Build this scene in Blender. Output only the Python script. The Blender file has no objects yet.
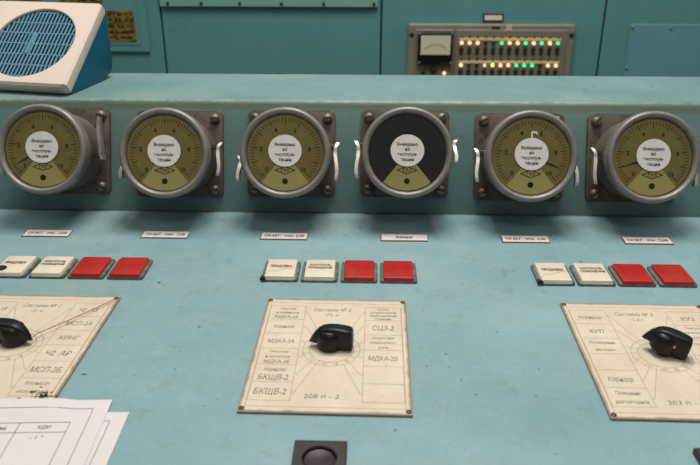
import bpy, bmesh, math, random
from mathutils import Vector, Matrix
random.seed(7)
C = bpy.context.scene.collection
ZO = 0.80                     # height of the desk top above the floor
PI = math.pi
TILT = 0.37028                # lean of the gauge panel from vertical
VE = Vector((0, math.sin(TILT), math.cos(TILT)))
NE = Vector((0, -math.cos(TILT), math.sin(TILT)))
SHELF_Z = 0.1409
SHELF_Y0, SHELF_Y1 = 0.0547, 0.2104
BACK_Y = 1.15

def lin(r, g, b):
    f = lambda c: (c/255/12.92) if c/255 <= .04045 else ((c/255+.055)/1.055)**2.4
    return (f(r), f(g), f(b), 1)

# ------------------------------------------------------------------ materials
def base_mat(name):
    m = bpy.data.materials.new(name); m.use_nodes = True
    nt = m.node_tree; nt.nodes.clear()
    out = nt.nodes.new('ShaderNodeOutputMaterial'); b = nt.nodes.new('ShaderNodeBsdfPrincipled')
    nt.links.new(b.outputs[0], out.inputs[0])
    return m, nt, b, out

def noise(nt, vec, scale, detail=4, rough=.6):
    n = nt.nodes.new('ShaderNodeTexNoise'); n.inputs['Scale'].default_value = scale
    n.inputs['Detail'].default_value = detail; n.inputs['Roughness'].default_value = rough
    if vec is not None: nt.links.new(vec, n.inputs['Vector'])
    return n.outputs['Fac']

def ramp(nt, fac, a, b):
    r = nt.nodes.new('ShaderNodeMapRange'); r.inputs['From Min'].default_value = a; r.inputs['From Max'].default_value = b
    r.clamp = True; nt.links.new(fac, r.inputs['Value']); return r.outputs['Result']

def mix(nt, fac, a, b):
    n = nt.nodes.new('ShaderNodeMix'); n.data_type = 'RGBA'
    if isinstance(fac, float): n.inputs[0].default_value = fac
    else: nt.links.new(fac, n.inputs[0])
    for s, v in ((6, a), (7, b)):
        if isinstance(v, tuple): n.inputs[s].default_value = v
        else: nt.links.new(v, n.inputs[s])
    return n.outputs[2]

def math_(nt, op, a, b=None):
    n = nt.nodes.new('ShaderNodeMath'); n.operation = op
    for i, v in enumerate((a, b)):
        if v is None: continue
        if isinstance(v, (int, float)): n.inputs[i].default_value = v
        else: nt.links.new(v, n.inputs[i])
    return n.outputs[0]

def coords(nt, scale=(1, 1, 1), kind='Object'):
    t = nt.nodes.new('ShaderNodeTexCoord'); m = nt.nodes.new('ShaderNodeMapping')
    m.inputs['Scale'].default_value = scale
    nt.links.new(t.outputs[kind], m.inputs['Vector']); return m.outputs[0]

def bump(nt, b, h, strength, dist=.001):
    n = nt.nodes.new('ShaderNodeBump'); n.inputs['Strength'].default_value = strength; n.inputs['Distance'].default_value = dist
    nt.links.new(h, n.inputs['Height']); nt.links.new(n.outputs[0], b.inputs['Normal'])

def mottled(name, c1, c2, scale=30, rough=.5, metal=0.0, spots=None, spot_lo=.68, bmp=0.0, stretch=(1, 1, 1), spot_scale=60, coat=0.0, spec=.5):
    m, nt, b, out = base_mat(name)
    v = coords(nt, stretch)
    f = ramp(nt, noise(nt, v, scale), .3, .7)
    col = mix(nt, f, lin(*c1), lin(*c2))
    if spots:
        s = ramp(nt, noise(nt, coords(nt), spot_scale, 5, .65), spot_lo, spot_lo + .07)
        col = mix(nt, s, col, lin(*spots))
    nt.links.new(col, b.inputs['Base Color'])
    b.inputs['Roughness'].default_value = rough; b.inputs['Metallic'].default_value = metal
    b.inputs['Specular IOR Level'].default_value = spec
    b.inputs['Coat Weight'].default_value = coat
    if bmp: bump(nt, b, noise(nt, coords(nt, stretch), scale*6, 3), bmp)
    return m

def specks(nt, vec, scale, r, keep):
    """sparse sharp round-ish chips"""
    vo = nt.nodes.new('ShaderNodeTexVoronoi'); vo.inputs['Scale'].default_value = scale
    nz = nt.nodes.new('ShaderNodeTexNoise'); nz.inputs['Scale'].default_value = scale*3; nt.links.new(vec, nz.inputs['Vector'])
    ad = nt.nodes.new('ShaderNodeVectorMath'); ad.operation = 'MULTIPLY_ADD'
    nt.links.new(nz.outputs['Color'], ad.inputs[0]); ad.inputs[1].default_value = (.25/scale,)*3; nt.links.new(vec, ad.inputs[2])
    nt.links.new(ad.outputs[0], vo.inputs['Vector'])
    sp = nt.nodes.new('ShaderNodeSeparateColor'); nt.links.new(vo.outputs['Color'], sp.inputs[0])
    k = math_(nt, 'GREATER_THAN', sp.outputs[0], 1-keep)
    rad = math_(nt, 'MULTIPLY', sp.outputs[1], r)
    return math_(nt, 'MULTIPLY', k, math_(nt, 'LESS_THAN', vo.outputs['Distance'], rad))

def paint(name, c1, c2, pale, rough, chips=True, spec=.5, streak=.34, edge=None):
    """hand brushed oil paint: broad tone patches, rubbed patches, faint brush streaks, dark chips"""
    m, nt, b, out = base_mat(name)
    v = coords(nt)
    f = ramp(nt, noise(nt, v, 6, 7, .68), .32, .68)
    col = mix(nt, f, lin(*c1), lin(*c2))
    w = ramp(nt, noise(nt, coords(nt, (1.0, .8, 1)), 4.6, 9, .70), .50, .70)
    col = mix(nt, math_(nt, 'MULTIPLY', w, .6), col, lin(*pale))
    st = noise(nt, coords(nt, (10, 60, 60)), 3.0, 5, .7)
    st2 = noise(nt, coords(nt, (70, 12, 12)), 3.0, 5, .7)
    dk = mix(nt, .22, col, lin(50, 66, 60))
    col = mix(nt, math_(nt, 'MULTIPLY', ramp(nt, math_(nt, 'MAXIMUM', st, st2), .55, .80), streak*2), col, dk)
    if chips:
        col = mix(nt, math_(nt, 'MULTIPLY', ramp(nt, noise(nt, v, 30, 8, .8), .54, .70), .5), col, lin(116, 122, 100))
        col = mix(nt, math_(nt, 'MULTIPLY', specks(nt, v, 46, .09, .5), .8), col, lin(58, 66, 62))
        col = mix(nt, math_(nt, 'MULTIPLY', specks(nt, v, 100, .14, .45), .6), col, lin(66, 74, 68))
    sx = nt.nodes.new('ShaderNodeSeparateXYZ'); nt.links.new(v, sx.inputs[0])
    if edge == 'crest':                                    # rubbed crest and the grime line under it
        nz = math_(nt, 'MULTIPLY', noise(nt, v, 60, 6, .75), .010)
        hz = math_(nt, 'ADD', sx.outputs[2], nz)
        cr = ramp(nt, hz, ZO + SHELF_Z + .0022, ZO + SHELF_Z + .0050)
        gr = math_(nt, 'MULTIPLY', ramp(nt, hz, ZO + SHELF_Z - .010, ZO + SHELF_Z - .004), math_(nt, 'SUBTRACT', 1.0, cr))
        col = mix(nt, math_(nt, 'MULTIPLY', gr, .55), col, lin(92, 96, 74))
        col = mix(nt, math_(nt, 'MULTIPLY', cr, .3), col, lin(176, 186, 172))
    if edge == 'joint':
        hz = math_(nt, 'ADD', sx.outputs[1], math_(nt, 'MULTIPLY', noise(nt, v, 80, 5, .7), .004))
        col = mix(nt, math_(nt, 'MULTIPLY', ramp(nt, hz, -.003, .001), .8), col, lin(40, 48, 44))
    nt.links.new(col, b.inputs['Base Color'])
    b.inputs['Specular IOR Level'].default_value = spec
    rr = nt.nodes.new('ShaderNodeMapRange'); rr.inputs['To Min'].default_value = rough-.08; rr.inputs['To Max'].default_value = rough+.12
    nt.links.new(f, rr.inputs['Value']); nt.links.new(rr.outputs[0], b.inputs['Roughness'])
    bump(nt, b, math_(nt, 'ADD', st, math_(nt, 'MULTIPLY', noise(nt, v, 140, 4), .6)), .22, .0012)
    return m

def flat(name, c, rough=.6, metal=0.0, spec=.5):
    return mottled(name, tuple(max(0, x-5) for x in c), tuple(min(255, x+5) for x in c), 120, rough, metal, spec=spec)

def emit_mat(name, c, s):
    m, nt, b, out = base_mat(name)
    b.inputs['Base Color'].default_value = lin(*c); b.inputs['Emission Color'].default_value = lin(*c)
    b.inputs['Emission Strength'].default_value = s
    return m

def glass_mat():
    m, nt, b, out = base_mat('dusty_glass')
    nt.nodes.remove(b)
    t = nt.nodes.new('ShaderNodeBsdfTransparent'); g = nt.nodes.new('ShaderNodeBsdfGlossy')
    t.inputs[0].default_value = (.96, .96, .93, 1); g.inputs['Roughness'].default_value = .08
    fr = nt.nodes.new('ShaderNodeFresnel'); fr.inputs[0].default_value = 1.45
    mx = nt.nodes.new('ShaderNodeMixShader'); nt.links.new(fr.outputs[0], mx.inputs[0])
    nt.links.new(t.outputs[0], mx.inputs[1]); nt.links.new(g.outputs[0], mx.inputs[2])
    nt.links.new(mx.outputs[0], out.inputs[0]); return m

def plate_mat():
    """aged cream plate, brown grime along its rim"""
    m, nt, b, out = base_mat('aged_cream_plate')
    v = coords(nt)
    col = mix(nt, ramp(nt, noise(nt, v, 22, 5), .3, .7), lin(204, 188, 168), lin(217, 203, 184))
    col = mix(nt, math_(nt, 'MULTIPLY', ramp(nt, noise(nt, v, 160, 5, .7), .55, .75), .35), col, lin(178, 150, 118))
    sx = nt.nodes.new('ShaderNodeSeparateXYZ'); nt.links.new(v, sx.inputs[0])
    ex = math_(nt, 'SUBTRACT', .0723, math_(nt, 'ABSOLUTE', sx.outputs[0]))
    ey = math_(nt, 'SUBTRACT', .0940, math_(nt, 'ABSOLUTE', sx.outputs[1]))
    e = math_(nt, 'MINIMUM', ex, ey)
    nz = math_(nt, 'MULTIPLY', noise(nt, v, 70, 6, .7), .005)
    e = math_(nt, 'SUBTRACT', e, math_(nt, 'SUBTRACT', nz, .0014))
    rim = math_(nt, 'SUBTRACT', 1.0, ramp(nt, e, .0000, .0022))
    col = mix(nt, math_(nt, 'MULTIPLY', rim, .8), col, lin(128, 98, 74))
    nt.links.new(col, b.inputs['Base Color']); b.inputs['Roughness'].default_value = .45
    return m

M = {}
M['desk'] = paint('desk_paint', (121, 154, 160), (135, 166, 171), (146, 164, 154), .42, edge='joint')
M['shelf'] = paint('shelf_paint', (106, 138, 138), (118, 148, 150), (140, 158, 146), .45)
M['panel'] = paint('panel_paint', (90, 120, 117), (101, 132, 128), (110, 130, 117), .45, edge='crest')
M['cab'] = paint('cabinet_paint', (84, 140, 140), (90, 146, 146), (94, 146, 140), .5, chips=False, streak=.1)
M['cab2'] = paint('cabinet_paint_green', (112, 164, 150), (118, 168, 154), (124, 168, 150), .5, chips=False, streak=.1)
M['cab3'] = paint('cabinet_paint_grey', (92, 146, 158), (98, 152, 162), (104, 154, 160), .5, chips=False, streak=.1)
M['gap'] = flat('dark_gap', (22, 34, 34), .8)
M['rust'] = mottled('grimy_plate_metal', (70, 59, 50), (96, 85, 75), 40, .55, .25, (70, 50, 38), .58, .3)
M['housing'] = mottled('housing_enamel', (96, 86, 82), (116, 106, 100), 30, .5, .2, (92, 74, 62), .66, .15)
M['bezel'] = mottled('bezel_enamel', (122, 116, 111), (140, 133, 127), 60, .42, .3, (96, 84, 74), .70, .2)
M['dial'] = mottled('dial_brass_yellow', (182, 160, 86), (198, 176, 100), 40, .6)
M['dialblack'] = flat('dial_black', (34, 34, 33), .55)
M['wedge'] = mottled('dial_wedge_yellow', (252, 234, 150), (255, 240, 164), 50, .6)
M['ink'] = flat('black_ink', (38, 34, 28), .8)
M['inkdial'] = flat('dial_ink', (62, 52, 22), .8)
M['inkgrey'] = flat('grey_ink', (118, 104, 90), .85)
M['inkline'] = flat('faint_brown_ink', (166, 146, 122), .85)
M['inkred'] = flat('dark_red_ink', (110, 22, 20), .8)
M['whitepaper'] = mottled('white_paper_disc', (212, 206, 201), (222, 216, 211), 60, .7)
M['glass'] = glass_mat()
M['needle'] = flat('needle_dark_red', (80, 34, 20), .5)
M['needlelight'] = flat('needle_pale', (196, 180, 120), .5)
M['steel'] = mottled('bright_steel', (170, 164, 158), (196, 190, 184), 60, .42, .75)
M['screw'] = mottled('dull_screw', (104, 92, 80), (140, 128, 112), 60, .45, .6)
M['screwdark'] = mottled('dark_screw', (64, 54, 38), (112, 100, 76), 300, .4, .6)
M['plate'] = plate_mat()
M['plateedge'] = mottled('plate_edge', (128, 100, 78), (150, 122, 96), 80, .7)
M['cream'] = mottled('cream_plastic', (212, 199, 178), (222, 211, 192), 60, .38, 0, (182, 164, 134), .70)
M['red'] = mottled('red_plastic', (162, 30, 28), (176, 39, 34), 60, .40, 0, (140, 28, 24), .68)
M['btnbase'] = mottled('button_base_grey', (74, 88, 80), (112, 118, 106), 90, .5, .1, (56, 52, 42), .6)
M['black'] = mottled('black_bakelite', (14, 13, 13), (20, 18, 18), 60, .38, spec=.35)
M['blackhole'] = flat('burnt_black', (16, 14, 14), .8)
M['smudge'] = flat('crusty_dirt', (78, 62, 46), .9)
M['brownbox'] = mottled('brown_bakelite', (42, 31, 31), (52, 39, 39), 80, .5)
M['brownbtn'] = mottled('brown_button', (44, 33, 34), (66, 50, 52), 30, .35)
M['brass'] = mottled('brass', (170, 140, 96), (196, 164, 116), 80, .35, .7)
M['label'] = mottled('label_white', (218, 208, 204), (230, 220, 214), 120, .55)
M['labeledge'] = flat('label_backing_brown', (104, 74, 58), .7)
M['orange'] = flat('rust_orange', (176, 88, 50), .7)
M['paper'] = mottled('office_paper', (212, 204, 204), (216, 209, 209), 20, .75)
M['beige'] = mottled('beige_plastic', (212, 195, 180), (218, 201, 187), 12, .45)
M['bluecase'] = mottled('petrol_blue_plastic', (0, 76, 100), (2, 82, 106), 14, .42)
M['slat'] = mottled('teal_blue_slat', (64, 122, 146), (72, 130, 154), 50, .4)
M['navy'] = flat('dark_navy', (0, 14, 26), .9, spec=.1)
M['rackgrey'] = mottled('rack_grey_brown', (126, 122, 106), (140, 134, 116), 20, .5, .1, (104, 88, 66), .68)
M['rackgrey2'] = mottled('rack_grey_brown_inner', (118, 114, 98), (130, 126, 108), 20, .5, .1)
M['strip'] = mottled('yellowed_strip', (206, 180, 110), (220, 206, 160), 10, .5)
M['meterface'] = flat('meter_face', (204, 202, 174), .6)
M['dark'] = flat('dark_hole', (34, 30, 24), .6)
M['pink'] = flat('pink_tag', (220, 170, 160), .6)
M['gold'] = None
M['lampo'] = emit_mat('lamp_orange', (255, 182, 136), 2.0)
M['lampg'] = emit_mat('lamp_green', (70, 236, 150), 1.3)
M['lampy'] = emit_mat('lamp_yellow_green', (190, 245, 130), 1.6)
M['floor'] = mottled('floor_lino', (120, 96, 74), (140, 112, 86), 8, .5)
M['wallp'] = mottled('wall_plaster', (180, 184, 170), (190, 192, 178), 6, .8)
M['string'] = flat('brown_cord', (140, 112, 84), .8)

def gold_mat():
    m, nt, b, out = base_mat('gold_printed_notice')
    v = coords(nt)
    n1 = ramp(nt, noise(nt, coords(nt, (1.0, 1, 2.2)), 42, 3, .6), .50, .58)
    n2 = ramp(nt, noise(nt, coords(nt, (2.5, 1, 9)), 26, 4, .7), .5, .6)
    col = mix(nt, n2, lin(138, 112, 34), lin(92, 80, 34))
    col = mix(nt, math_(nt, 'MULTIPLY', n1, .8), col, lin(52, 54, 34))
    nt.links.new(col, b.inputs['Base Color']); b.inputs['Roughness'].default_value = .5
    return m
M['gold'] = gold_mat()

# ------------------------------------------------------------------ mesh helpers
def obj(name, bm, m, parent=None, smooth=False, loc=None):
    me = bpy.data.meshes.new(name); bm.normal_update(); bm.to_mesh(me); bm.free()
    o = bpy.data.objects.new(name, me); C.objects.link(o)
    for x in (m if isinstance(m, (list, tuple)) else [m]): me.materials.append(x)
    if smooth:
        me.shade_smooth()
        me.set_sharp_from_angle(angle=math.radians(38))
    if parent: o.parent = parent
    if loc: o.location = loc
    return o

def thing(name, label, cat, loc=(0, 0, 0), rot=(0, 0, 0), group=None):
    o = bpy.data.objects.new(name, None); C.objects.link(o); o.empty_display_size = .02
    o.location = (loc[0], loc[1], loc[2] + ZO); o.rotation_euler = rot
    tag(o, label, cat, group); return o

def tag(o, label, cat, group=None):
    o['label'] = label; o['category'] = cat
    if group: o['group'] = group
    return o

def struct(o):
    o['kind'] = 'structure'; return o

def add_box(bm, x0, x1, y0, y1, z0, z1, bev=0.0, seg=2, mi=0):
    r = bmesh.ops.create_cube(bm, size=1)
    for v in r['verts']:
        v.co = Vector(((x0+x1)/2 + v.co.x*(x1-x0), (y0+y1)/2 + v.co.y*(y1-y0), (z0+z1)/2 + v.co.z*(z1-z0)))
    fs = set(f for v in r['verts'] for f in v.link_faces)
    if bev > 0:
        es = list(set(e for v in r['verts'] for e in v.link_edges))
        rb = bmesh.ops.bevel(bm, geom=es, offset=bev, segments=seg, profile=.5, affect='EDGES')
        fs = set(rb['faces']) | set(f for f in fs if f.is_valid)
    for f in fs: f.material_index = mi
    return bm

def box(x0, x1, y0, y1, z0, z1, bev=0.0, seg=2):
    return add_box(bmesh.new(), x0, x1, y0, y1, z0, z1, bev, seg)

def add_lathe(bm, prof, n=48, cx=0, cy=0, cap0=True, cap1=True, mat=None):
    """prof: (r, z) list; r = 0 makes a pole"""
    rings = []
    for r, z in prof:
        if r <= 1e-7: rings.append([bm.verts.new((cx, cy, z))])
        else: rings.append([bm.verts.new((cx + r*math.cos(2*PI*i/n), cy + r*math.sin(2*PI*i/n), z)) for i in range(n)])
    for a, b in zip(rings, rings[1:]):
        for i in range(n):
            j = (i+1) % n
            q = [a[i % len(a)], a[j % len(a)], b[j % len(b)], b[i % len(b)]]
            u = []
            for v in q:
                if v not in u: u.append(v)
            if len(u) > 2: bm.faces.new(u)
    if cap0 and len(rings[0]) > 1: bm.faces.new(list(reversed(rings[0])))
    if cap1 and len(rings[-1]) > 1: bm.faces.new(rings[-1])
    if mat is not None:
        bmesh.ops.transform(bm, matrix=mat, verts=[v for r in rings for v in r])
    return bm

def lathe(prof, n=48, **k): return add_lathe(bmesh.new(), prof, n, **k)

def add_prism(bm, pts, z0, z1, bev=0.0):
    """pts CCW in XY extruded in Z"""
    a = [bm.verts.new((x, y, z0)) for x, y in pts]; b = [bm.verts.new((x, y, z1)) for x, y in pts]
    n = len(pts)
    bm.faces.new(list(reversed(a))); top = bm.faces.new(b)
    for i in range(n): bm.faces.new((a[i], a[(i+1) % n], b[(i+1) % n], b[i]))
    if bev: bmesh.ops.bevel(bm, geom=list(top.edges), offset=bev, segments=2, profile=.5, affect='EDGES')
    return bm

def rrect(w, h, r, n=6, cx=0, cy=0):
    p = []
    for (sx, sy, a0) in ((1, 1, 0), (-1, 1, 90), (-1, -1, 180), (1, -1, 270)):
        for i in range(n+1):
            a = math.radians(a0 + 90*i/n)
            p.append((cx + sx*(w/2-r) + r*math.cos(a), cy + sy*(h/2-r) + r*math.sin(a)))
    return p

def add_line(bm, pts, w, z, closed=False):
    """flat ink line"""
    pts = [Vector((p[0], p[1])) for p in pts]
    segs = list(zip(pts, pts[1:])) + ([(pts[-1], pts[0])] if closed else [])
    for a, b in segs:
        d = (b-a)
        if d.length < 1e-7: continue
        d.normalize(); n = Vector((-d.y, d.x))*w/2; a2 = a - d*w/2*.9; b2 = b + d*w/2*.9
        bm.faces.new([bm.verts.new((p.x, p.y, z)) for p in (a2-n, b2-n, b2+n, a2+n)])
    return bm

def add_tube(bm, pts, r, n=10):
    pts = [Vector(p) for p in pts]; rings = []
    for i, p in enumerate(pts):
        d = (pts[min(i+1, len(pts)-1)] - pts[max(i-1, 0)]).normalized()
        u = d.orthogonal().normalized() if i == 0 else (rings_u - d*rings_u.dot(d)).normalized()
        rings_u = u; w = d.cross(u)
        rings.append([bm.verts.new(p + r*(u*math.cos(2*PI*k/n) + w*math.sin(2*PI*k/n))) for k in range(n)])
    for a, b in zip(rings, rings[1:]):
        for k in range(n): bm.faces.new((a[k], a[(k+1) % n], b[(k+1) % n], b[k]))
    bm.faces.new(list(reversed(rings[0]))); bm.faces.new(rings[-1])
    return bm

_tc = {}
def text_geo(s, bold):
    k = (s, bold)
    if k not in _tc:
        c = bpy.data.curves.new('t', 'FONT'); c.body = s; c.resolution_u = 2; c.offset = bold; c.align_x = 'LEFT'
        o = bpy.data.objects.new('t', c); C.objects.link(o)
        me = bpy.data.meshes.new_from_object(o.evaluated_get(bpy.context.evaluated_depsgraph_get()))
        vs = [v.co.copy() for v in me.vertices]; fs = [tuple(p.vertices) for p in me.polygons]
        bpy.data.objects.remove(o); bpy.data.curves.remove(c); bpy.data.meshes.remove(me)
        _tc[k] = (vs, fs)
    return _tc[k]

def add_text(bm, s, x, y, z, h, w=None, align='C', bold=.0, rot=0, mi=0, slant=0.0):
    """h: cap height, w: full width (None keeps the natural one)"""
    vs, fs = text_geo(s, bold)
    if not vs: return bm
    x0 = min(v.x for v in vs); x1 = max(v.x for v in vs)
    sy = h/.73; sx = sy if w is None else w/(x1-x0)
    ox = {'C': (x0+x1)/2, 'L': x0, 'R': x1}[align]
    ca, sa = math.cos(rot), math.sin(rot); nv = []
    for v in vs:
        py = (v.y - .36)*sy; px = (v.x-ox)*sx + slant*py
        nv.append(bm.verts.new((x + px*ca - py*sa, y + px*sa + py*ca, z)))
    for f in fs:
        try: bm.faces.new([nv[i] for i in f]).material_index = mi
        except ValueError: pass
    return bm

def add_screw(bm, x, y, z, r, h, ang, slot=True):
    """pan head screw with a cut slot"""
    n = 20
    add_lathe(bm, [(r, z), (r, z+h*.45), (r*.85, z+h*.8), (r*.55, z+h)], n, x, y)
    return bm

def screw_obj(name, x, y, z, r, h, ang, m, parent):
    bm = bmesh.new(); add_screw(bm, x, y, z, r, h, ang)
    o = obj(name, bm, [m, M['dark']], parent, True)
    s = bmesh.new(); ca, sa = math.cos(ang), math.sin(ang); L = r*.82; w = r*.16
    vs = [(x + a*ca - b*sa, y + a*sa + b*ca) for a, b in ((-L, -w), (L, -w), (L, w), (-L, w))]
    add_prism(s, vs, z + h*.55, z + h*1.03)
    so = obj('slot', s, M['dark'], o)
    return o

# ------------------------------------------------------------------ room
struct(obj('floor', box(-3, 3.5, -3, 2.0, -.05, 0), M['floor']))
struct(obj('wall_back', box(-3, 3.5, 1.9, 2.0, 0, 2.9), M['wallp']))

# ------------------------------------------------------------------ console
X0, X1 = -1.05, 1.35
con = thing('control_console', 'long pale blue painted control console with sloping gauge panel', 'console', (.15, 0, -ZO))
def strip_profile(pts, x0, x1):
    bm = bmesh.new()
    a = [bm.verts.new((x0, y, z)) for y, z in pts]; b = [bm.verts.new((x1, y, z)) for y, z in pts]
    n = len(pts)
    for i in range(n): bm.faces.new((a[i], b[i], b[(i+1) % n], a[(i+1) % n]))
    bm.faces.new(list(reversed(a))); bm.faces.new(b)
    bmesh.ops.recalc_face_normals(bm, faces=bm.faces[:]); return bm
def inx(x): return x - .15
# desk top with a shallow kink under the gauges
CR_Y, J_Z = -.094, .0018
def desk_z(y): return 0.0 if y <= CR_Y else J_Z*(y-CR_Y)/(-CR_Y)
o = obj('desktop', strip_profile([(-.66, ZO-.03), (-.66, ZO-.008), (-.652, ZO), (CR_Y-.004, ZO), (CR_Y+.004, ZO+desk_z(CR_Y+.004)), (.004, ZO+J_Z), (.004, ZO-.03)], inx(X0), inx(X1)), M['desk'], con, True)
r = .009; pts = []
top = VE*.1512
for i in range(9):                               # rounded top front edge
    a = i/8*(PI/2 - TILT)
    c = Vector((0, SHELF_Y0 + r*math.tan((PI/2-TILT)/2) + .0, SHELF_Z - r))
    ang = (PI - TILT) - a*1.0
    pts.append((c.y + r*math.cos(ang), c.z + r*math.sin(ang)))
prof = [(0.0, -.03), (0.0, 0.0)] + pts + [(SHELF_Y1-.004, SHELF_Z), (SHELF_Y1, SHELF_Z-.004), (SHELF_Y1, -.03)]
obj('gauge_panel', strip_profile([(y, z+ZO) for y, z in prof], inx(X0), inx(X1)), M['panel'], con, True)
sh = obj('top_shelf', strip_profile([(SHELF_Y0+.0045, SHELF_Z-.0004+ZO), (SHELF_Y0+.0052, SHELF_Z+.0004+ZO), (SHELF_Y1+.001, SHELF_Z+.0004+ZO), (SHELF_Y1+.001, SHELF_Z-.0004+ZO)], inx(X0), inx(X1)), M['shelf'], con)
obj('pedestal', box(inx(X0)+.02, inx(X1)-.02, -.42, SHELF_Y1, .0, ZO-.03), M['panel'], con)
SZ = SHELF_Z + .0004

# ------------------------------------------------------------------ gauges
GX = [-.2563, -.1033, .0467, .1973, .3487, .4961]
GDV = [.0018, -.0014, .0002, .0018, -.0012, -.0012]
GV = .0768
def arc_band(bm, r0, r1, a0, a1, z, n=40):
    vs = []
    for i in range(n+1):
        a = math.radians(a0 + (a1-a0)*i/n)
        vs.append((bm.verts.new((r0*math.cos(a), r0*math.sin(a), z)), bm.verts.new((r1*math.cos(a), r1*math.sin(a), z))))
    for p, q in zip(vs, vs[1:]): bm.faces.new((p[0], p[1], q[1], q[0]))

def scale_bm():
    bm = bmesh.new(); z = .0744+DZ
    for i in range(51):
        a = math.radians(224 - 268*i/50); big = i % 5 == 0
        r0, r1 = (.0362 if big else .0388), .0432
        c, s = math.cos(a), math.sin(a)
        add_line(bm, [(r0*c, r0*s), (r1*c, r1*s)], .0010 if big else .0007, z)
    for k, a in zip((0, 2, 4, 6, 8, 10), (222, 171, 113, 67, 9, -42)):
        a = math.radians(a); add_text(bm, str(k), .0305*math.cos(a), .0305*math.sin(a), z, .0056, bold=.03)
    return bm
def logo_bm():
    bm = bmesh.new(); z = .0747+DZ
    add_line(bm, [(-.0122, -.0215), (0, -.0168), (.0122, -.0215), (0, -.0262)], .0010, z, True)
    add_line(bm, [(-.0045, -.0233), (-.0045, -.0197), (-.002, -.0197)], .0007, z)
    add_line(bm, [(-.0015, -.0235), (0, -.0193), (.0015, -.0235)], .0007, z)
    add_line(bm, [(.0028, -.0233), (.0028, -.0198), (.0048, -.0203), (.0048, -.0228)], .0007, z)
    return bm
def latch_bm(side, v0, v1, flip=False):
    """bent steel strip that stands off the side of the housing"""
    pts = []
    n = 14; L = v1-v0
    for i in range(n+1):
        t = i/n; tt = 1-t if flip else t            # tt 0 at the pivot end
        y = v0 + L*t
        off = .0012*math.sin(t*PI*2) + (.0022 if (tt > .86) else 0)*(tt-.86)/.14
        zz = .045 + .004*math.sin(t*PI*1.3) + (.010*(1-tt)**3)
        pts.append((side*(.0618+off), y, zz))
    bm = bmesh.new(); th = .0021; rows = []
    for i, (x, y, z) in enumerate(pts):
        t = i/n; e_ = 1-abs((t if flip else 1-t)-.12)/.14; hw = (.0046 if 0 < i < n else .0034) + max(0, e_)*.0026
        rows.append([bm.verts.new((x-th, y, z-hw)), bm.verts.new((x+th, y, z-hw)), bm.verts.new((x+th, y, z+hw)), bm.verts.new((x-th, y, z+hw))])
    for a, b in zip(rows, rows[1:]):
        for k in range(4): bm.faces.new((a[k], a[(k+1) % 4], b[(k+1) % 4], b[k]))
    bm.faces.new(rows[0]); bm.faces.new(rows[-1]); bmesh.ops.recalc_face_normals(bm, faces=bm.faces[:])
    return bm

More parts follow.
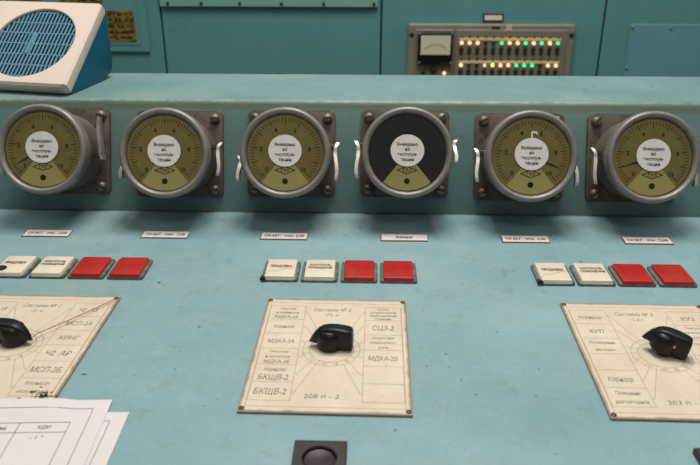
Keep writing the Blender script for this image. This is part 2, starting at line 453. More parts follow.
DZ = .0038
def make_gauge(i, label, black=False, needles=(), latches=((-1, .045, .092, 1), (1, .045, .092, 1)), mark=False):
    p = VE*(GV + GDV[i])
    g = thing('dial_gauge', label, 'gauge', (GX[i], p.y, p.z), (PI/2-TILT, 0, 0), 'round dial gauges in a row on the console')
    g.name = 'dial_gauge'
    mp = obj('mounting_plate', add_prism(bmesh.new(), rrect(.117, .115, .008, 6, 0, .0022), 0, .006, .0012), M['rust'], g, True)
    for k, (sx, sy) in enumerate(((-1, 1), (1, 1), (-1, -1), (1, -1))):
        screw_obj('corner_screw', sx*.0480, sy*.0475 + .0022, .006, .0066, .0075, random.uniform(-.5, .9), M['screw'], mp)
    obj('housing', lathe([(.0512, .006), (.0516, .030), (.0522, .060), (.0530, .070), (.0530, .073), (.040, .073)], 72), M['housing'], g, True)
    bz = [(.0532, .0665), (.0556, .0675), (.0562, .0700), (.0562, .0800)]
    for k in range(1, 9):
        a = k/8*PI; bz.append((.0522 + .0040*math.cos(a), .0805 + .0050*math.sin(a)))
    bz += [(.0476, .0800), (.0472, .0735)]
    obj('bezel', lathe(bz, 96, cap0=False, cap1=False), M['bezel'], g, True)
    d = obj('dial', lathe([(.0472, .0732), (.0472, .0741+DZ)], 72), M['dialblack'] if black else M['dial'], g)
    wb = bmesh.new(); arc_band(wb, .0002, .0466, 231, 309, .07445+DZ)
    w = obj('lower_dial_plate', wb, M['wedge'], d)
    obj('maker_mark', logo_bm(), M['ink'], d)
    obj('adjuster_hole', lathe([(.0036, .0746+DZ), (.0036, .0750+DZ), (.0022, .0752+DZ), (.0018, .0747+DZ)], 20, cx=0, cy=-.0350), M['dark'], d)
    if not black: obj('scale_markings', scale_bm(), M['inkdial'], d)
    for (ang, r0, r1, wd, mt) in needles:
        a = math.radians(ang); nb = bmesh.new(); c, s = math.cos(a), math.sin(a)
        pts = [(r0, -wd/2), (r1, -wd*.12), (r1, wd*.12), (r0, wd/2)]
        add_prism(nb, [(x*c - y*s, x*s + y*c) for x, y in pts], .0753+DZ, .0758+DZ)
        obj('needle', nb, M[mt], g)
    if mark:  # small angular white mark over the upper dial
        nb = bmesh.new()
        add_prism(nb, [(-.0012, .0225), (.0008, .0225), (.0012, .0285), (.0052, .0275), (.0068, .0255), (.0072, .0262), (.0058, .0300), (.0004, .0306), (-.0010, .0290)], .0809, .0811)
        obj('white_mark', nb, M['whitepaper'], g)['label'] = 'small angular white mark on the glass'
    obj('glass', lathe([(.0474, .0803), (.0474, .0808)], 64), M['glass'], g)
    pd = obj('paper_disc', add_prism(bmesh.new(), [(.0206*math.cos(2*PI*k/56), .0026 + .0196*math.sin(2*PI*k/56)) for k in range(56)], .0809, .0812), M['whitepaper'], g)
    tb = bmesh.new(); z = .08135
    for s, y, wd in (('Выведено', .0078, .0255), ('из', .0018, .0058), ('эксплуа-', -.0045, .0250), ('тации', -.0108, .0160)):
        add_text(tb, s, 0, y + .0026, z, .0040, wd, bold=.022)
    obj('lettering', tb, M['ink'], pd)
    for (sd, v0, v1, fl) in latches:
        l = obj('latch', latch_bm(sd, v0-GV, v1-GV, fl < 0), M['steel'], g, True)
        py = (v1-GV-.006) if fl > 0 else (v0-GV+.006)
        nb = bmesh.new()
        add_lathe(nb, [(.0024, 0), (.0024, .0008), (.0014, .0013)], 14, mat=Matrix.Translation((sd*.0636, py, .046)) @ Matrix.Rotation(sd*PI/2, 4, 'Y'))
        obj('pivot_screw', nb, M['screw'], l, True)
        bb = bmesh.new(); add_box(bb, min(sd*.0500, sd*.0596), max(sd*.0500, sd*.0596), py-.0035, py+.0035, .040, .046, .001)
        obj('latch_bracket', bb, M['screwdark'], l)
    return g

make_gauge(0, 'leftmost round gauge, two needles showing, its right latch flipped upward', needles=((209, .016, .037, .0022, 'needle'), (0, .0203, .038, .0011, 'needlelight'), (181, .028, .0345, .0016, 'needlelight')), latches=((-1, .045, .092, 1), (1, .066, .120, -1)))
make_gauge(1, 'round yellow gauge second from left, no needle visible, above the second name strip', latches=((-1, .045, .075, 1), (1, .050, .093, 1)))
make_gauge(2, 'round yellow gauge, third from left, just left of the black faced gauge', latches=((-1, .041, .075, 1), (1, .0436, .0925, 1)))
make_gauge(3, 'round gauge with a black dial and yellow bottom wedge', black=True, latches=((-1, .045, .093, 1), (1, .0655, .0965, 1)))
make_gauge(4, 'round yellow gauge with white mark on its glass, right of black faced gauge', needles=((-22, .018, .0375, .0026, 'needle'), (174, .0203, .037, .0010, 'needlelight')), mark=True, latches=((-1, .045, .088, 1), (1, .042, .085, 1)))
make_gauge(5, 'rightmost round yellow gauge with its needle pointing lower left', needles=((198, .018, .0385, .0024, 'needle'),), latches=((-1, .044, .090, 1), (1, .042, .085, 1)))

# ------------------------------------------------------------------ name strips under the gauges
LT = ['СК.М.Г.  отм. -7,00', 'СК.М.Г.  отм. -7,00', 'СК.М.Г.  отм. 0,00', 'Резерв', 'СК.М.Г.  отм. 6,00', 'СК.М.Г.  отм. 12,00']
LL = ['narrow white name strip on the desk under the leftmost gauge', 'narrow white name strip under the second gauge from left',
      'narrow white name strip with an orange rust patch behind its corner', 'narrow white name strip reading Резерв under the black faced gauge',
      'narrow white name strip reading отм. 6,00', 'narrow white name strip reading отм. 12,00, rightmost of the row']
for i in range(6):
    x = .1206 + (i-2.5)*.15; y = -.0762
    t = thing('name_strip', LL[i], 'label', (x, y, desk_z(y)), (math.atan2(J_Z, -CR_Y), 0, random.uniform(-.006, .006)), 'name strips under the gauges')
    obj('backing', add_prism(bmesh.new(), [(-.0298, -.0100), (.0288, -.0097), (.0292, .0088), (-.0298, .0085)], 0, .0008), M['labeledge'], t)
    f = obj('strip_face', add_prism(bmesh.new(), [(-.0285, -.0084), (.0283, -.0082), (.0284, .0083), (-.0284, .0082)], .0008, .0014), M['label'], t)
    b = bmesh.new(); add_text(b, LT[i], 0, -.0002, .0015, .0060, .050 if i != 3 else .020, bold=.03)
    obj('lettering', b, M['ink'], f)
    if i == 2:
        obj('rust_patch', add_prism(bmesh.new(), [(.006, .0065), (.0285, .0065), (.0305, .0112), (.010, .0125)], 0, .00075), M['orange'], t)

# ------------------------------------------------------------------ push buttons
BCX, BP, G = .1190, .04404, .3048
def make_button(x, kind, label, chip=None):
    y0, y1 = -.1968, -.1500
    yc = (y0+y1)/2
    t = thing('push_button', label, 'button', (x, yc, 0), (0, 0, 0), 'push buttons in fours on the desk')
    d = (y1-y0)/2
    obj('button_base', add_prism(bmesh.new(), rrect(.0408, 2*d-.0014, .0025, 3, 0, .0007), 0, .0036, .0012), M['btnbase'], t, True)
    bm = bmesh.new(); w = .0172; h = .0072
    lo = rrect(2*w, 2*d-.0036, .0012, 2, 0, -.0004); hi = rrect(2*w-.0040, 2*d-.0076, .0012, 2, 0, .0004)
    a = [bm.verts.new((px, py, .0026)) for px, py in lo]; m_ = [bm.verts.new((px, py, h-.0006)) for px, py in rrect(2*w-.0018, 2*d-.0048, .0012, 2, 0, .0000)]
    b = [bm.verts.new((px, py, h)) for px, py in hi]; n = len(a)
    for p, q in ((a, m_), (m_, b)):
        for k in range(n): bm.faces.new((p[k], p[(k+1) % n], q[(k+1) % n], q[k]))
    bm.faces.new(b)
    c = obj('button_cap', bm, M['cream'] if kind < 2 else M['red'], t, True)
    tb = bmesh.new()
    if kind == 0: add_text(tb, 'ПРОДУВКА', 0, .003, h+.0002, .0050, .0245, bold=.035)
    elif kind == 1:
        add_text(tb, 'КОНТРОЛЬ', 0, .0072, h+.0002, .0044, .0240, bold=.03)
        add_text(tb, 'ПОМЕЩЕНИЯ', 0, .0004, h+.0002, .0044, .0270, bold=.03)
    else: add_text(tb, 'ПУСК' if kind == 2 else 'СТОП', 0, .001, h+.0002, .004, .016, bold=.0)
    if kind < 2: obj('lettering', tb, M['ink'], c)
    else: tb.free()
    if chip == 'hole':
        hb = bmesh.new()
        add_lathe(hb, [(.0060, .0065), (.0066, .0079), (.0050, .0088), (.0025, .0082), (0, .0080)], 14, cx=-.0105, cy=-.0120)
        o = obj('burnt_hole', hb, M['blackhole'], c, True); o['label'] = 'burnt black hole in the cap corner'
    elif chip == 'corner':
        hb = bmesh.new(); add_prism(hb, [(-.0212, -.0226), (-.0150, -.0228), (-.0158, -.0186), (-.0200, -.0155)], .0024, .0058, .0006)
        o = obj('broken_corner', hb, M['blackhole'], c)
        cb = bmesh.new(); add_line(cb, [(-.0165, -.0165), (-.012, -.0105), (-.002, -.0075), (.008, -.002), (.0166, -.001)], .0004, h+.00015)
        obj('crack', cb, M['inkgrey'], c)
    return t
GN = ['left', 'middle', 'right']
for k in (-1, 0, 1):
    gn = GN[k+1]
    L0 = ['cream button with a burnt black hole in its corner', 'cream button with a dark broken corner and hairline crack, above middle plate', 'cream button at the left end of the right group, above right plate'][k+1]
    names = [L0, 'cream two-line button beside the red pair in the %s group' % gn,
             'red button nearer the cream buttons in the %s group of four' % gn, 'red button at the right end of the %s group of four' % gn]
    for b in range(4):
        make_button(BCX + k*G + (b-1.5)*BP + BP*.5 - BP*.5, b, names[b], ('hole' if k == -1 else 'corner') if b == 0 else None)

# ------------------------------------------------------------------ lettered plates
PW, PD, PX, PY = .1446, .1881, .1193, -.23674
PC = PY - PD/2
def plate_print(k):
    """returns (fine lines, grey lettering) in plate coordinates: u to the right, v down from the top edge"""
    ln = bmesh.new(); tl = []; z = .00228
    def new():
        tl.append(bmesh.new()); return tl[-1]
    P = lambda u, v: (u, PD/2 - v)
    add_line(ln, [P(-.0672, .0085), P(.0672, .0085), P(.0672, .1806), P(-.0672, .1806)], .0005, z, True)
    for s in (-1, 1):
        a, b = s*.0305, s*.0665
        add_line(ln, [P(a, .0150), P(b, .0150), P(b, .1726), P(a, .1726)], .0005, z, True)
        for r_ in range(1, 6): add_line(ln, [P(a, .0150 + r_*.02627), P(b, .0150 + r_*.02627)], .0005, z)
    cy = .0945; n = 60
    for R in (.0268, .0205):
        add_line(ln, [P(R*math.cos(2*PI*i/n), cy + R*math.sin(2*PI*i/n)) for i in range(n)], .0005, z, True)
    for i in range(16):
        a = 2*PI*i/16 + .1
        add_line(ln, [P(.0205*math.cos(a), cy + .0205*math.sin(a)), P(.0268*math.cos(a), cy + .0268*math.sin(a))], .0005, z)
    tx = new()
    for i, (s, num) in enumerate(((.30, '10'), (.55, '11'), (.05, '12'), (-.2, '13'))):
        a = PI/2 + (s-.17)*1.9
        add_text(tx, num, *P(.0236*math.cos(a), cy + .0236*math.sin(a)), z, .0034, bold=.0)
    for s in (-1, 1):                              # leaders from the ring to the boxes
        for r_ in range(6):
            v = .0150 + (r_+.5)*.02627
            a = math.atan2(v-cy, s*.034); q = (.0268*math.cos(a), cy + .0268*math.sin(a))
            add_line(ln, [P(*q), P(s*.0285, v + (v-cy)*.03), P(s*.0305, v)], .0005, z)
    def row(side, r_, lines, hs=None):
        tx = new()
        c = side*.0485; v0 = .0150 + r_*.02627; n_ = len(lines)
        for i, (s, h, w) in enumerate(lines):
            v = v0 + .02627*(i+.62)/(n_+.2)
            add_text(tx, s, *P(c, v), z, h*1.08, w*.87, bold=.004, slant=.12)
    T = ['Система № 1', 'Система № 2', 'Система № 3'][k+1]
    tx = new()
    add_text(tx, T, *P(-.003, .0215), z, .0068, .038, bold=.0, slant=.12)
    add_text(tx, ['п. ч.', 'П. ч', 'т. 3 ч'][k+1], *P(-.002, .0315), z, .0054, .011, bold=.0, slant=.12)
    if k == 0:
        row(-1, 0, [('Насосы', .0036, .018), ('и задвижки', .0036, .026), ('МДКА-2А', .0046, .027)])
        row(-1, 1, [('Коридор', .0050, .023)])
        row(-1, 2, [('МДКА-2А', .0056, .029)])
        row(-1, 3, [('Насосы', .0036, .020), ('и арматура', .0036, .026), ('МДКА-2Б', .0048, .027)])
        row(-1, 4, [('Коридор', .0044, .022), ('БКЩВ-2', .0074, .031)])
        row(-1, 5, [('БКЩВ-2', .0078, .032)])
        row(1, 0, [('Насосы', .0032, .014), ('предпусковой', .0034, .029), ('перекачивающей', .0034, .031), ('станции', .0034, .018)])
        row(1, 1, [('СЦЗ-2', .0080, .024)])
        row(1, 2, [('Аппаратная', .0036, .024), ('операторского', .0036, .028), ('узла', .0036, .011)])
        row(1, 3, [('МДКА-2Б', .0066, .031)])
        add_text(new(), '208 п - 2', *P(-.004, .1655), z, .0060, .030, bold=.0, slant=.12)
    elif k == -1:
        row(1, 0, [('Ч2  АЗ', .0066, .022)])
        row(1, 1, [('МСП-2А', .0068, .030)])
        row(1, 2, [('КИНГ', .0066, .022)])
        row(1, 3, [('Ч2  АР', .0076, .027)])
        row(1, 4, [('МСП-2Б.', .0080, .034)])
        row(1, 5, [('Коридор', .0044, .024), ('обслуживания', .0040, .030)])
        for r_, s in enumerate(('МДКА-1А', 'Коридор', 'СЦЗ-1', 'БКЩВ-1', 'Коридор', 'БКЩВ-1')): row(-1, r_, [(s, .0058, .028)])
        add_text(new(), '208 п - 1', *P(-.004, .1655), z, .0060, .030, bold=.0, slant=.12)
    else:
        row(-1, 0, [('Коридор', .0050, .026)])
        row(-1, 1, [('КИП', .0062, .015)])
        row(-1, 2, [('Помещение', .0042, .028), ('насосных', .0042, .022)])
        row(-1, 4, [('Коридор', .0062, .025)])
        row(-1, 5, [('Помещение', .0046, .024), ('деаэраторное', .0046, .032)])
        row(1, 0, [('КУЗ', .0062, .015)])
        row(1, 1, [('Насосы', .0034, .020), ('питательные', .0034, .028), ('и арматура', .0034, .026)])
        row(1, 2, [('Помещение', .0036, .026), ('насосных', .0036, .022)])
        row(1, 3, [('Коридор', .0046, .024)])
        row(1, 4, [('КИП', .0060, .016)])
        add_text(new(), '203 п - 3', *P(-.004, .1655), z, .0060, .030, bold=.0, slant=.12)
    return ln, tl
PL = ['large cream lettered plate at left, partly under the white papers', 'large cream lettered plate in the middle of the desk', 'large cream lettered plate at right, cut off by the picture edge']
for k in (-1, 0, 1):
    t = thing('lettered_plate', PL[k+1], 'plate', (PX + k*G + (.0022, -.0014, -.0010)[k+1], PC, .0002), (0, 0, (-.005, -.008, -.008)[k+1]), 'cream lettered plates on the desk')
    pl = obj('plate_sheet', box(-PW/2, PW/2, -PD/2, PD/2, 0, .0022, .0004, 1), M['plate'], t)
    ln, tx = plate_print(k)
    obj('ruled_lines', ln, M['inkline'], pl); [obj('lettering', b_, M['inkgrey'], pl) for b_ in tx]
    for (sx, sy) in ((-1, 1), (1, 1), (-1, -1), (1, -1)):
        screw_obj('corner_screw', sx*.0690, sy*(.0898), .0021, .0024, .0012, random.uniform(0, 3), M['screwdark'], t)
    if k == -1:
        sb = bmesh.new()
        for _ in range(60):
            a = random.uniform(0, 2*PI); rr = abs(random.gauss(0, .0065)); q = random.uniform(.0003, .0011)
            cx, cy = .0605 + rr*math.cos(a)*1.3, max(-.0815, -.0775 + rr*math.sin(a)*.8)
            ps = [(cx + q*random.uniform(.5, 1.6)*math.cos(2*PI*j/7)*1.6, cy + q*random.uniform(.5, 1.3)*math.sin(2*PI*j/7)) for j in range(7)]
            add_prism(sb, ps, .0021, .00245)
        o = obj('dirt_smudge', sb, M['smudge'], pl); o['label'] = 'crusty black smudge at the lower right corner'

# ------------------------------------------------------------------ pointer knobs
def make_knob(x, y, ang, label, screw=False, lift=0.0, tilt=0.0):
    """bar knob with a beak; local -X is the beak"""
    t = thing('pointer_knob', label, 'knob', (x, y, .0023), (0, 0, ang), 'black pointer knobs on the cream plates')
    obj('shaft', lathe([(.0052, 0), (.0052, .0012), (.0036, .0014), (.0036, .0085)], 20), M['screwdark'], t, True)
    KM = Matrix.Translation((0, 0, lift)) @ Matrix.Rotation(tilt, 4, 'Y')
    secs = [(-.0212, .0050, .0064, .0006), (-.0192, .0050, .0104, .0024), (-.0160, .0052, .0155, .0040), (-.0120, .0050, .0196, .0052), (-.0080, .0042, .0220, .0062),
            (-.0020, .0025, .0232, .0068), (.0060, .0016, .0232, .0070), (.0120, .0012, .0226, .0070), (.0165, .0010, .0218, .0069), (.0192, .0010, .0204, .0066), (.0200, .0014, .0186, .0060)]
    bm = bmesh.new(); rings = []
    for (u, z0, z1, w) in secs:
        rr = min(.0032, w*.55, (z1-z0)*.4)
        rings.append([bm.verts.new((u, py, pz)) for py, pz in rrect(2*w, z1-z0, rr, 4, 0, (z0+z1)/2)])
    n = len(rings[0])
    for a, b in zip(rings, rings[1:]):
        for i in range(n): bm.faces.new((a[i], a[(i+1) % n], b[(i+1) % n], b[i]))
    bm.faces.new(rings[0]); bm.faces.new(rings[-1]); bmesh.ops.recalc_face_normals(bm, faces=bm.faces[:])
    # low ridge along the crest
    ob = obj('handle_bar', bm, M['black'], t, True); ob.matrix_local = KM
    obj('boss', lathe([(.0104, .0016), (.0118, .0030), (.0118, .0130), (.0106, .0172), (.0080, .0196), (.0035, .0204)], 40, cx=-.0020), M['black'], t, True).matrix_local = KM
    if screw:
        sb = bmesh.new(); add_lathe(sb, [(.0020, 0), (.0020, .0012), (.0014, .0016)], 16, mat=Matrix.Translation((.0062, -.0068, .0122)) @ Matrix.Rotation(PI/2, 4, 'X'))
        ss = obj('set_screw', sb, M['brass'], t, True); ss.matrix_local = KM
        ss['label'] = 'small brass set screw'
    return t
make_knob(-.1850, -.3270, PI - .20, 'black pointer knob at the left edge with its beak to the right')
make_knob(.1180, -.3270, -.10, 'black pointer knob on the middle plate, beak to the left')
make_knob(.4255, -.3275, -.48, 'black pointer knob with brass set screw on the right plate', True, .0030, .17)

# cord from the corner screw to the left knob's beak
cb = bmesh.new(); add_tube(cb, [(-.1135, -.2465, .0048+ZO), (-.126, -.2645, .0048+ZO), (-.146, -.2935, .0058+ZO), (-.1640, -.3195, .0078+ZO), (-.1660, -.3295, .0086+ZO)], .0005, 6)
tag(obj('cord', cb, M['string']), 'thin brown cord stretched from plate corner screw to the left knob', 'cord')

# ------------------------------------------------------------------ square button boxes at the bottom
for k, lab in ((0, 'square dark brown button box at the bottom edge below the middle plate'), (1, 'square dark brown button box at the lower right corner, barely in view')):
    x = .1168 + k*G
    t = thing('square_button_box', lab, 'button', (x, -.4815, 0), (0, 0, 0), 'square brown button boxes')
    bm = bmesh.new(); n = 48; w = .0203; R = .0135
    rect = []; circ = []
    for i in range(n):
        a = 2*PI*i/n; c, s = math.cos(a), math.sin(a); q = w/max(abs(c), abs(s)); rect.append((c*q, s*q)); circ.append((c*R, s*R))
    lv = [[bm.verts.new((p[0]*f, p[1]*f, z)) for p in src] for src, f, z in ((rect, 1, -.0002), (rect, 1, .0048), (rect, .96, .0058), (circ, 1, .0058), (circ, .95, .0046), (circ, .95, .0015))]
    for a, b in zip(lv, lv[1:]):
        for i in range(n): bm.faces.new((a[i], a[(i+1) % n], b[(i+1) % n], b[i]))
    bm.faces.new(lv[-1])
    obj('bezel_box', bm, M['brownbox'], t, True)
    obj('button', lathe([(.0119, .0014), (.0119, .0036), (.0108, .0044), (.0060, .0036), (0, .0032)], 40, cap1=False), M['brownbtn'], t, True)

# ------------------------------------------------------------------ papers
def sm(a, b, x):
    t = max(0, min(1, (x-a)/(b-a))); return t*t*(3-2*t)
def rest_z(x, y):
    """surface under the papers: plate (raised) or the desk"""
    px1 = PX - G + PW/2 + .0045; py0 = PY - PD
    return .0024 * (1-sm(px1, px1+.02, x)) * sm(py0-.02, py0, y)
def make_paper(corner, right_dir, lift, label, lines, texts, lw=.00045):
    """corner: top right corner; sheet runs to the left and towards the viewer"""
    ux = Vector(right_dir).normalized(); uy = Vector((-ux.y, ux.x))
    W, H = .210, .165
    t = thing('paper_sheet', label, 'paper', (corner[0], corner[1], 0), (0, 0, 0), 'papers lying on the desk')
    zf = lambda a, b: rest_z(corner[0] + (ux*a+uy*b).x, corner[1] + (ux*a+uy*b).y) + lift
    def pt(a, b, dz=0): q = ux*a + uy*b; return (q.x, q.y, zf(a, b)+dz)
    bm = bmesh.new(); nx, ny = 44, 34
    top_ = [[bm.verts.new(pt(-W*i/nx, -H*j/ny)) for i in range(nx+1)] for j in range(ny+1)]
    bot = [[bm.verts.new(pt(-W*i/nx, -H*j/ny, -.00025)) for i in range(nx+1)] for j in range(ny+1)]
    for g, fl in ((top_, 1), (bot, 0)):
        for j in range(ny):
            for i in range(nx):
                q = (g[j][i], g[j][i+1], g[j+1][i+1], g[j+1][i]); bm.faces.new(q if fl else tuple(reversed(q)))
    rim = [(0, i) for i in range(nx+1)] + [(j, nx) for j in range(1, ny+1)] + [(ny, i) for i in range(nx-1, -1, -1)] + [(j, 0) for j in range(ny-1, 0, -1)]
    for (a, b) in zip(rim, rim[1:]+rim[:1]): bm.faces.new((top_[a[0]][a[1]], bot[a[0]][a[1]], bot[b[0]][b[1]], top_[b[0]][b[1]]))
    bmesh.ops.recalc_face_normals(bm, faces=bm.faces[:])
    sh_ = obj('sheet', bm, M['paper'], t, True)
    lb = bmesh.new()
    for pl_ in lines:
        for (p, q) in zip(pl_, pl_[1:]):
            N = 14
            add_line(lb, [(p[0]+(q[0]-p[0])*i/N, p[1]+(q[1]-p[1])*i/N) for i in range(N+1)], lw, 0)
    for v in lb.verts: v.co = pt(v.co.x, v.co.y, .0003)
    obj('ruled_lines', lb, M['inkgrey'], sh_)
    for (s, a, b, h, w) in texts:
        tb = bmesh.new(); add_text(tb, s, a, b, 0, h, w, bold=.008, slant=.1)
        for v in tb.verts: v.co = pt(v.co.x, v.co.y, .0003)
        obj('lettering', tb, M['inkgrey'], sh_)
    return t
d1 = (.0919, .0049); d2 = (.0919, .0025)
make_paper((-.0440, -.4258), d2, .0007, 'lower white paper sheet peeking out from under the other sheet', 
    [[(-.1, -.0115), (-.0125, -.0115), (-.0125, -.16)], [(-.0205, -.0115), (-.0205, -.16)]],
    [('Вып.', -.0215, -.0195, .0030, .006), ('№1', -.0215, -.0260, .0034, .005), ('•', -.0180, -.0470, .004, None)])
make_paper((-.0628, -.4106), d1, .0014, 'upper white printed paper sheet covering the left plate corner',
    [[(-.2, -.0120), (-.0125, -.0120), (-.0125, -.16)], [(-.2, -.0290), (-.0260, -.0290), (-.0260, -.16)], [(-.2, -.0410), (-.0260, -.0410)], [(-.0660, -.0290), (-.0660, -.16)]],
    [('КДМ', -.0450, -.0345, .0040, .010), ('- 1 "', -.0470, -.0470, .0040, .010), ('№ 12 помещ.', -.0860, -.0350, .0040, .024),
     ('насосы под.', -.0880, -.0470, .0034, .026), ('питания узл', -.0865, -.0535, .0034, .026), ('вентиляция', -.0890, -.0605, .0034, .026), ('арматура', -.0900, -.0675, .0034, .022)])

# ------------------------------------------------------------------ desk loudspeaker
PHI = math.radians(10.5)
spk = thing('desk_loudspeaker', 'beige fronted blue wedge loudspeaker on the console shelf', 'loudspeaker', (-.2590, .0570, SZ), (0, 0, -PHI))
SW = .168
# local: x to the right (right side x=0), y back, z up
body = [(.018, .0), (.098, .0), (.128, .0085), (.1335, .020), (.1345, .0985), (.0165, .0085)]
bm = bmesh.new()
a = [bm.verts.new((-SW+.0015, y, z)) for y, z in body]; b = [bm.verts.new((-.0015, y, z)) for y, z in body]; n = len(body)
for i in range(n): bm.faces.new((a[i], b[i], b[(i+1) % n], a[(i+1) % n]))
bm.faces.new(list(reversed(a))); bm.faces.new(b); bmesh.ops.recalc_face_normals(bm, faces=bm.faces[:])
bmesh.ops.bevel(bm, geom=bm.edges[:], offset=.0012, segments=2, profile=.5, affect='EDGES')
obj('case', bm, M['bluecase'], spk, True)
F0 = Vector((0, .0000, .0155)); F1 = Vector((0, .1245, .1095))     # face bottom and top (right edge)
fu = Vector((1, 0, 0)); fv = (F1-F0).normalized(); FL = (F1-F0).length; fn = fu.cross(fv)   # outward normal
Fm = Matrix(((fu.x, fv.x, fn.x, -SW/2), (fu.y, fv.y, fn.y, (F0.y+F1.y)/2), (fu.z, fv.z, fn.z, (F0.z+F1.z)/2), (0, 0, 0, 1)))
CR = .0640; CC = (0.0035, -.0020)
bm = bmesh.new(); n = 96; hw, hh = SW/2, FL/2
angs = [2*PI*i/n for i in range(n)]
rect = []; circ = []
for a_ in angs:
    c, s = math.cos(a_), math.sin(a_)
    q = min((hw/abs(c)) if abs(c) > 1e-6 else 9, (hh/abs(s)) if abs(s) > 1e-6 else 9); rect.append((c*q, s*q)); circ.append((CC[0]+CR*c, CC[1]+CR*s))
def corner_snap(p):
    return p
ins = lambda p, d: (max(-hw+d, min(hw-d, p[0])), max(-hh+d, min(hh-d, p[1])))
loops = [([ins(p, .0016) for p in rect], -.0180), ([ins(p, .0) for p in rect], -.0100), ([ins(p, .0006) for p in rect], -.0030), ([ins(p, .0036) for p in rect], 0.0), (circ, 0.0), ([(CC[0]+(x-CC[0])*.985, CC[1]+(y-CC[1])*.985) for x, y in circ], -.0008), ([(CC[0]+(x-CC[0])*.985, CC[1]+(y-CC[1])*.985) for x, y in circ], -.0050)]
lv = [[bm.verts.new((p[0], p[1], z)) for p in L_] for L_, z in loops]
for a, b in zip(lv, lv[1:]):
    for i in range(n): bm.faces.new((a[i], a[(i+1) % n], b[(i+1) % n], b[i]))
for i in range(n): bm.faces.new((lv[0][i], lv[-1][i], lv[-1][(i+1) % n], lv[0][(i+1) % n]))
bmesh.ops.recalc_face_normals(bm, faces=bm.faces[:])
bmesh.ops.transform(bm, matrix=Fm, verts=bm.verts[:])
obj('front_frame', bm, M['beige'], spk, True)
bm = bmesh.new(); add_lathe(bm, [(CR*.985, -.0052), (CR*.985, -.0044)], 64, CC[0], CC[1])
bmesh.ops.transform(bm, matrix=Fm, verts=bm.verts[:]); gb = obj('grille_backing', bm, M['navy'], spk)
bm = bmesh.new(); Rg = CR*.98
def chord(x): return math.sqrt(max(0, Rg*Rg - x*x))
for j in range(-4, 4):                       # eight rows of upright slats, alternate rows shifted half a pitch
    ya, yb = j*.0195 + .0008, (j+1)*.0195 - .0008
    for i in range(-11, 12):
        x = i*.0058 + (.0008 if j % 2 else 0)
        if abs(x) > Rg-.003: continue
        h = chord(abs(x)+.0012); a_, b_ = max(ya, -h), min(yb, h)
        if b_-a_ > .001: add_box(bm, CC[0]+x-.0013, CC[0]+x+.0013, CC[1]+a_, CC[1]+b_, -.0045, -.0037)
for j in (-3, -2, -1, 0, 1, 2, 3):
    y = j*.0195; 
    h = chord(abs(y)+.0012)
    add_box(bm, CC[0]-h, CC[0]+h, CC[1]+y-.0008, CC[1]+y+.0008, -.0045, -.0035)
bmesh.ops.transform(bm, matrix=Fm, verts=bm.verts[:])
gr = obj('grille', bm, M['slat'], spk)
bm = bmesh.new(); add_box(bm, CC[0]-.0078, CC[0]-.0012, CC[1]-.0180, CC[1]+.0195, -.0046, -.0030, .0004, 1)
bmesh.ops.transform(bm, matrix=Fm, verts=bm.verts[:]); bd = obj('badge', bm, M['slat'], spk)
bm = bmesh.new()
for j in range(3): add_line(bm, [(CC[0]-.0066, CC[1]+.014-j*.013), (CC[0]-.0024, CC[1]+.014-j*.013), (CC[0]-.0024, CC[1]+.006-j*.013), (CC[0]-.0066, CC[1]+.006-j*.013)], .0008, -.0029, True)
bmesh.ops.transform(bm, matrix=Fm, verts=bm.verts[:]); obj('badge_mark', bm, M['bluecase'], bd)

# ------------------------------------------------------------------ cabinets behind
CXS = [-1.25, -.4249, .1762, .7758, 1.75]
CL = ['teal equipment cabinet at far left behind the loudspeaker', 'plain teal cabinet between the left seam and the middle seam, with bolted strip', 'teal cabinet holding the lit lamp panel', 'teal cabinet at far right with a raised plate']
cabs = []
for i in range(4):
    x0, x1 = CXS[i]+.0022, CXS[i+1]-.0022; xc = (x0+x1)/2
    t = thing('equipment_cabinet', CL[i], 'cabinet', (xc, BACK_Y, -ZO), (0, 0, 0), 'teal cabinets behind the console')
    obj('cabinet_body', box(x0-xc, x1-xc, 0.006, .55, 0, 2.05, .003, 1), M['gap'], t)
    obj('front_panel', box(x0-xc, x1-xc, 0, .006, .03, 2.05, .002, 1), M['cab'], t)
    cabs.append((t, xc))
def on_cab(i, name, x0, x1, z0, z1, y0, y1, m, bev=.0015, parent=None):
    t, xc = cabs[i]
    return obj(name, box(x0-xc, x1-xc, y0, y1, z0+ZO, z1+ZO, bev, 1), m, parent or t)
def bolt_on(i, x, z, r=.004, par=None, y=-.0, m='gap'):
    t, xc = cabs[i]; b = bmesh.new()
    add_lathe(b, [(r, 0), (r, .002), (r*.6, .0032)], 14, mat=Matrix.Translation((x-xc, y, z+ZO)) @ Matrix.Rotation(PI/2, 4, 'X'))
    return obj('bolt', b, M[m], par or cabs[i][0], True)
lp = on_cab(0, 'raised_panel', -1.15, -.4640, -.0030, .45, -.008, 0, M['cab'])
lp2 = on_cab(0, 'inner_panel', -1.10, -.4870, .016, .45, -.0095, -.008, M['cab'])
st = on_cab(1, 'bolted_strip', -.4225, .1660, .1195, .20, -.012, 0, M['cab2'])
for x in (-.309, -.205, -.0923, .0212, .156, -.40): bolt_on(1, x, .1285, .0042, st, -.012)
for (a, b) in ((-.149, -.128), (-.118, -.098)): on_cab(1, 'slot', a, b, -.072, -.0625, -.0006, .003, M['gap'], 0)
rp = on_cab(3, 'raised_plate', .848, 1.45, -.40, .0775, -.004, 0, M['cab3'], .0012)
for x, z in ((.853, .070), (.955, .068), (1.06, .068), (.853, -.040)): bolt_on(3, x, z, .0035, rp, -.004, 'cab')
npt = thing('name_plate', 'small white name plate in black frame above the lamp panel', 'sign', (.4774, BACK_Y, .0826))
obj('plate_frame', box(-.0277, .0277, -.004, .0003, 0, .0207, .001, 1), M['dark'], npt)
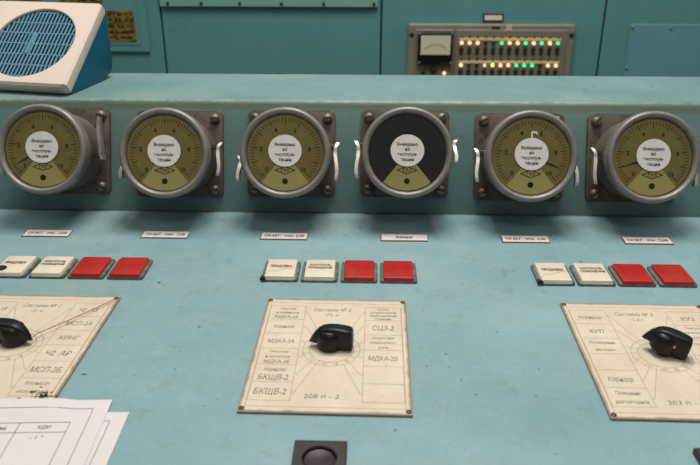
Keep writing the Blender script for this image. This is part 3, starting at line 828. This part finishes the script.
npf = obj('plate_face', box(-.0234, .0234, -.005, -.004, .0042, .0166), M['label'], npt)
# gold notices
for lab, x0, x1, z0, z1, yy in (('gold and black printed notice on the far left cabinet', -.5720, -.4972, .0255, .1080, -.0095), ('dark gold notice along the top edge right above the loudspeaker', -.692, -.578, .1245, .22, -.0095), ('dark gold notice at the top left corner of the picture', -.95, -.745, .1245, .22, -.0095)):
    t = thing('printed_notice', lab, 'notice', ((x0+x1)/2, BACK_Y+yy, z0), (0, 0, 0), 'gold notices on the left cabinet')
    w = x1-x0; h = z1-z0
    s_ = obj('notice_sheet', box(-w/2, w/2, -.001, .0003, 0, h), M['gold'], t)
    b = bmesh.new(); Y = -.0012
    def vq(x0_, x1_, z0_, z1_): b.faces.new([b.verts.new(c) for c in ((x0_, Y, z0_), (x1_, Y, z0_), (x1_, Y, z1_), (x0_, Y, z1_))])
    for r_ in range(5):
        zz = h*(.90-.19*r_); x = -w*.46
        while x < w*.40:
            q = random.uniform(.08, .22)*w
            vq(x, min(x+q, w*.45), zz-h*random.uniform(.02, .08), zz+h*random.uniform(.02, .05)); x += q + w*random.uniform(.04, .12)
    for f in (.30, .62): vq(-w*.48, w*.48, h*f-.0006, h*f+.0006)
    obj('print_blocks', b, M['ink'], s_)

# ------------------------------------------------------------------ lamp panel
rk = thing('lamp_panel', 'grey instrument panel with two rows of lit orange and green lamps', 'instrument', (.4738, BACK_Y, -.2362), (0, 0, 0))
def rk_box(name, x0, x1, z0, z1, y0, y1, m, bev=.0012, par=None):
    return obj(name, box(x0-.4755, x1-.4755, y0, y1, z0+.24, z1+.24, bev, 1), m, par or rk)
rk_box('frame', .2510, .6990, -.24, .0740, -.020, 0, M['rackgrey'], .003)
lm = rk_box('meter_section', .2720, .3740, -.23, .0605, -.026, -.020, M['rackgrey2'], .002)
ls = rk_box('lamp_section', .3790, .6790, -.23, .0605, -.026, -.020, M['rackgrey2'], .002)
mt = rk_box('meter', .2775, .3715, -.0280, .0560, -.042, -.026, M['black'], .003)
rk_box('meter_face', .2850, .3645, -.0030, .0480, -.0425, -.042, M['meterface'], 0, mt)
b = bmesh.new()
for a in range(-40, 41, 8):
    q = math.radians(90+a); c = (.3247-.4755, -.020+.24)
    b.faces.new([b.verts.new((c[0]+rr*math.cos(q+dq), -.0427, c[1]+rr*math.sin(q+dq))) for rr, dq in ((.040, -.02), (.046, -.02), (.046, .02), (.040, .02))])
obj('meter_scale', b, M['ink'], mt)
for (x, z) in ((.2815, .0525), (.3675, .0525), (.2815, -.0245), (.3675, -.0245)): rk_box('meter_screw', x-.002, x+.002, z-.002, z+.002, -.0435, -.042, M['steel'], .0005, mt)
def knob_at(name, x, z, r, d, m, par, y=-.026):
    b = bmesh.new(); add_lathe(b, [(r, 0), (r, d*.7), (r*.75, d)], 16, mat=Matrix.Translation((x-.4755, y, z+.24)) @ Matrix.Rotation(PI/2, 4, 'X'))
    return obj(name, b, m, par, True)
knob_at('adjusting_knob', .3230, -.0440, .0085, .012, M['dark'], lm)
knob_at('jack', .2950, -.0545, .0050, .004, M['dark'], lm)
knob_at('panel_lamp', .3530, -.0560, .0042, .006, M['lampo'], lm)
knob_at('frame_screw', .2610, .0465, .0060, .003, M['dark'], rk, -.020); knob_at('frame_screw', .6900, .0470, .0060, .003, M['dark'], rk, -.020)
rk_box('slot', .4740, .4965, .0610, .0688, -.0212, -.020, M['dark'], 0)
rk_box('tag', .5120, .5280, .0590, .0735, -.022, -.020, M['pink'], .0006)['label'] = 'small pink tag'
ROWS = [('OOO--GOOGOGOG', .3958, .0263, .0362), ('O--oYOOGGG-OO', .3972, -.0336, -.0250)]
for (pat, xs, zl, zs) in ROWS:
    rk_box('designation_strip', xs-.006, xs+12*.0215+.008, zs-.0038, zs+.0038, -.028, -.026, M['strip'], .0006, ls)
    for k, ch in enumerate(pat):
        x = xs + k*.0215
        if ch == '-': knob_at('unlit_lamp', x, zl, .0048, .004, M['dark'], ls)
        else:
            lamp = knob_at('lit_lamp', x, zl, .0044 if ch != 'o' else .0034, .007, M[{'O': 'lampo', 'o': 'lampo', 'G': 'lampg', 'Y': 'lampy'}[ch]], ls)
            lamp['label'] = {'O': 'lit orange lamp', 'o': 'lit small orange lamp', 'G': 'lit green lamp', 'Y': 'lit yellow green lamp'}[ch]
        knob_at('upper_jack', x, zl+.0150, .0034, .002, M['dark'], ls)
        knob_at('toggle', x, zl-.0155, .0055, .010, M['dark'], ls)
        knob_at('lower_jack', x, zl-.0285, .0038, .002, M['dark'], ls)

# ------------------------------------------------------------------ light
w = bpy.data.worlds.new('World'); bpy.context.scene.world = w; w.use_nodes = True
bg = w.node_tree.nodes['Background']; bg.inputs[0].default_value = (.93, .98, 1.0, 1); bg.inputs[1].default_value = .16
def area(name, loc, sx, sy, e, col, target=None):
    l = bpy.data.lights.new(name, 'AREA'); l.shape = 'RECTANGLE'; l.size = sx; l.size_y = sy; l.energy = e; l.color = col
    o = bpy.data.objects.new(name, l); C.objects.link(o); o.location = loc
    if target: o.rotation_euler = (Vector(target)-Vector(loc)).to_track_quat('-Z', 'Y').to_euler()
    return o
area('ceiling_lamp', (.25, .08, 2.75), .8, .9, 39, (1, .96, .90))
area('ceiling_lamp_front', (.3, -1.5, 2.75), 1.2, .6, 10, (1, .96, .90))
area('ceiling_lamp_left', (-1.6, .3, 2.75), 1.2, .6, 9, (1, .96, .90))
area('ceiling_lamp_right', (2.0, .3, 2.75), 1.2, .6, 9, (1, .96, .90))

# ------------------------------------------------------------------ camera
cam = bpy.data.cameras.new('Camera'); co = bpy.data.objects.new('Camera', cam); C.objects.link(co)
cx = Vector((.99955859, .02969629, -.000107646)); cu = Vector((-.0121684, .41288074, .91070381)); cf = Vector((-.02708906, .91030084, -.41306))
Mx = Matrix.Identity(4)
for i in range(3): Mx[i][0] = cx[i]; Mx[i][1] = cu[i]; Mx[i][2] = -cf[i]
Mx[0][3], Mx[1][3], Mx[2][3] = .15267, -.91346, .38713 + ZO
co.matrix_world = Mx
cam.sensor_width = 36; cam.sensor_fit = 'HORIZONTAL'; cam.lens = 737.96/700*36
cam.clip_start = .02
cam.dof.use_dof = True; cam.dof.focus_distance = .84; cam.dof.aperture_fstop = 9
S = bpy.context.scene; S.camera = co
S.view_settings.view_transform = 'Standard'; S.view_settings.look = 'None'; S.view_settings.gamma = 1; S.view_settings.use_curve_mapping = False
S.view_settings.exposure = 0.0
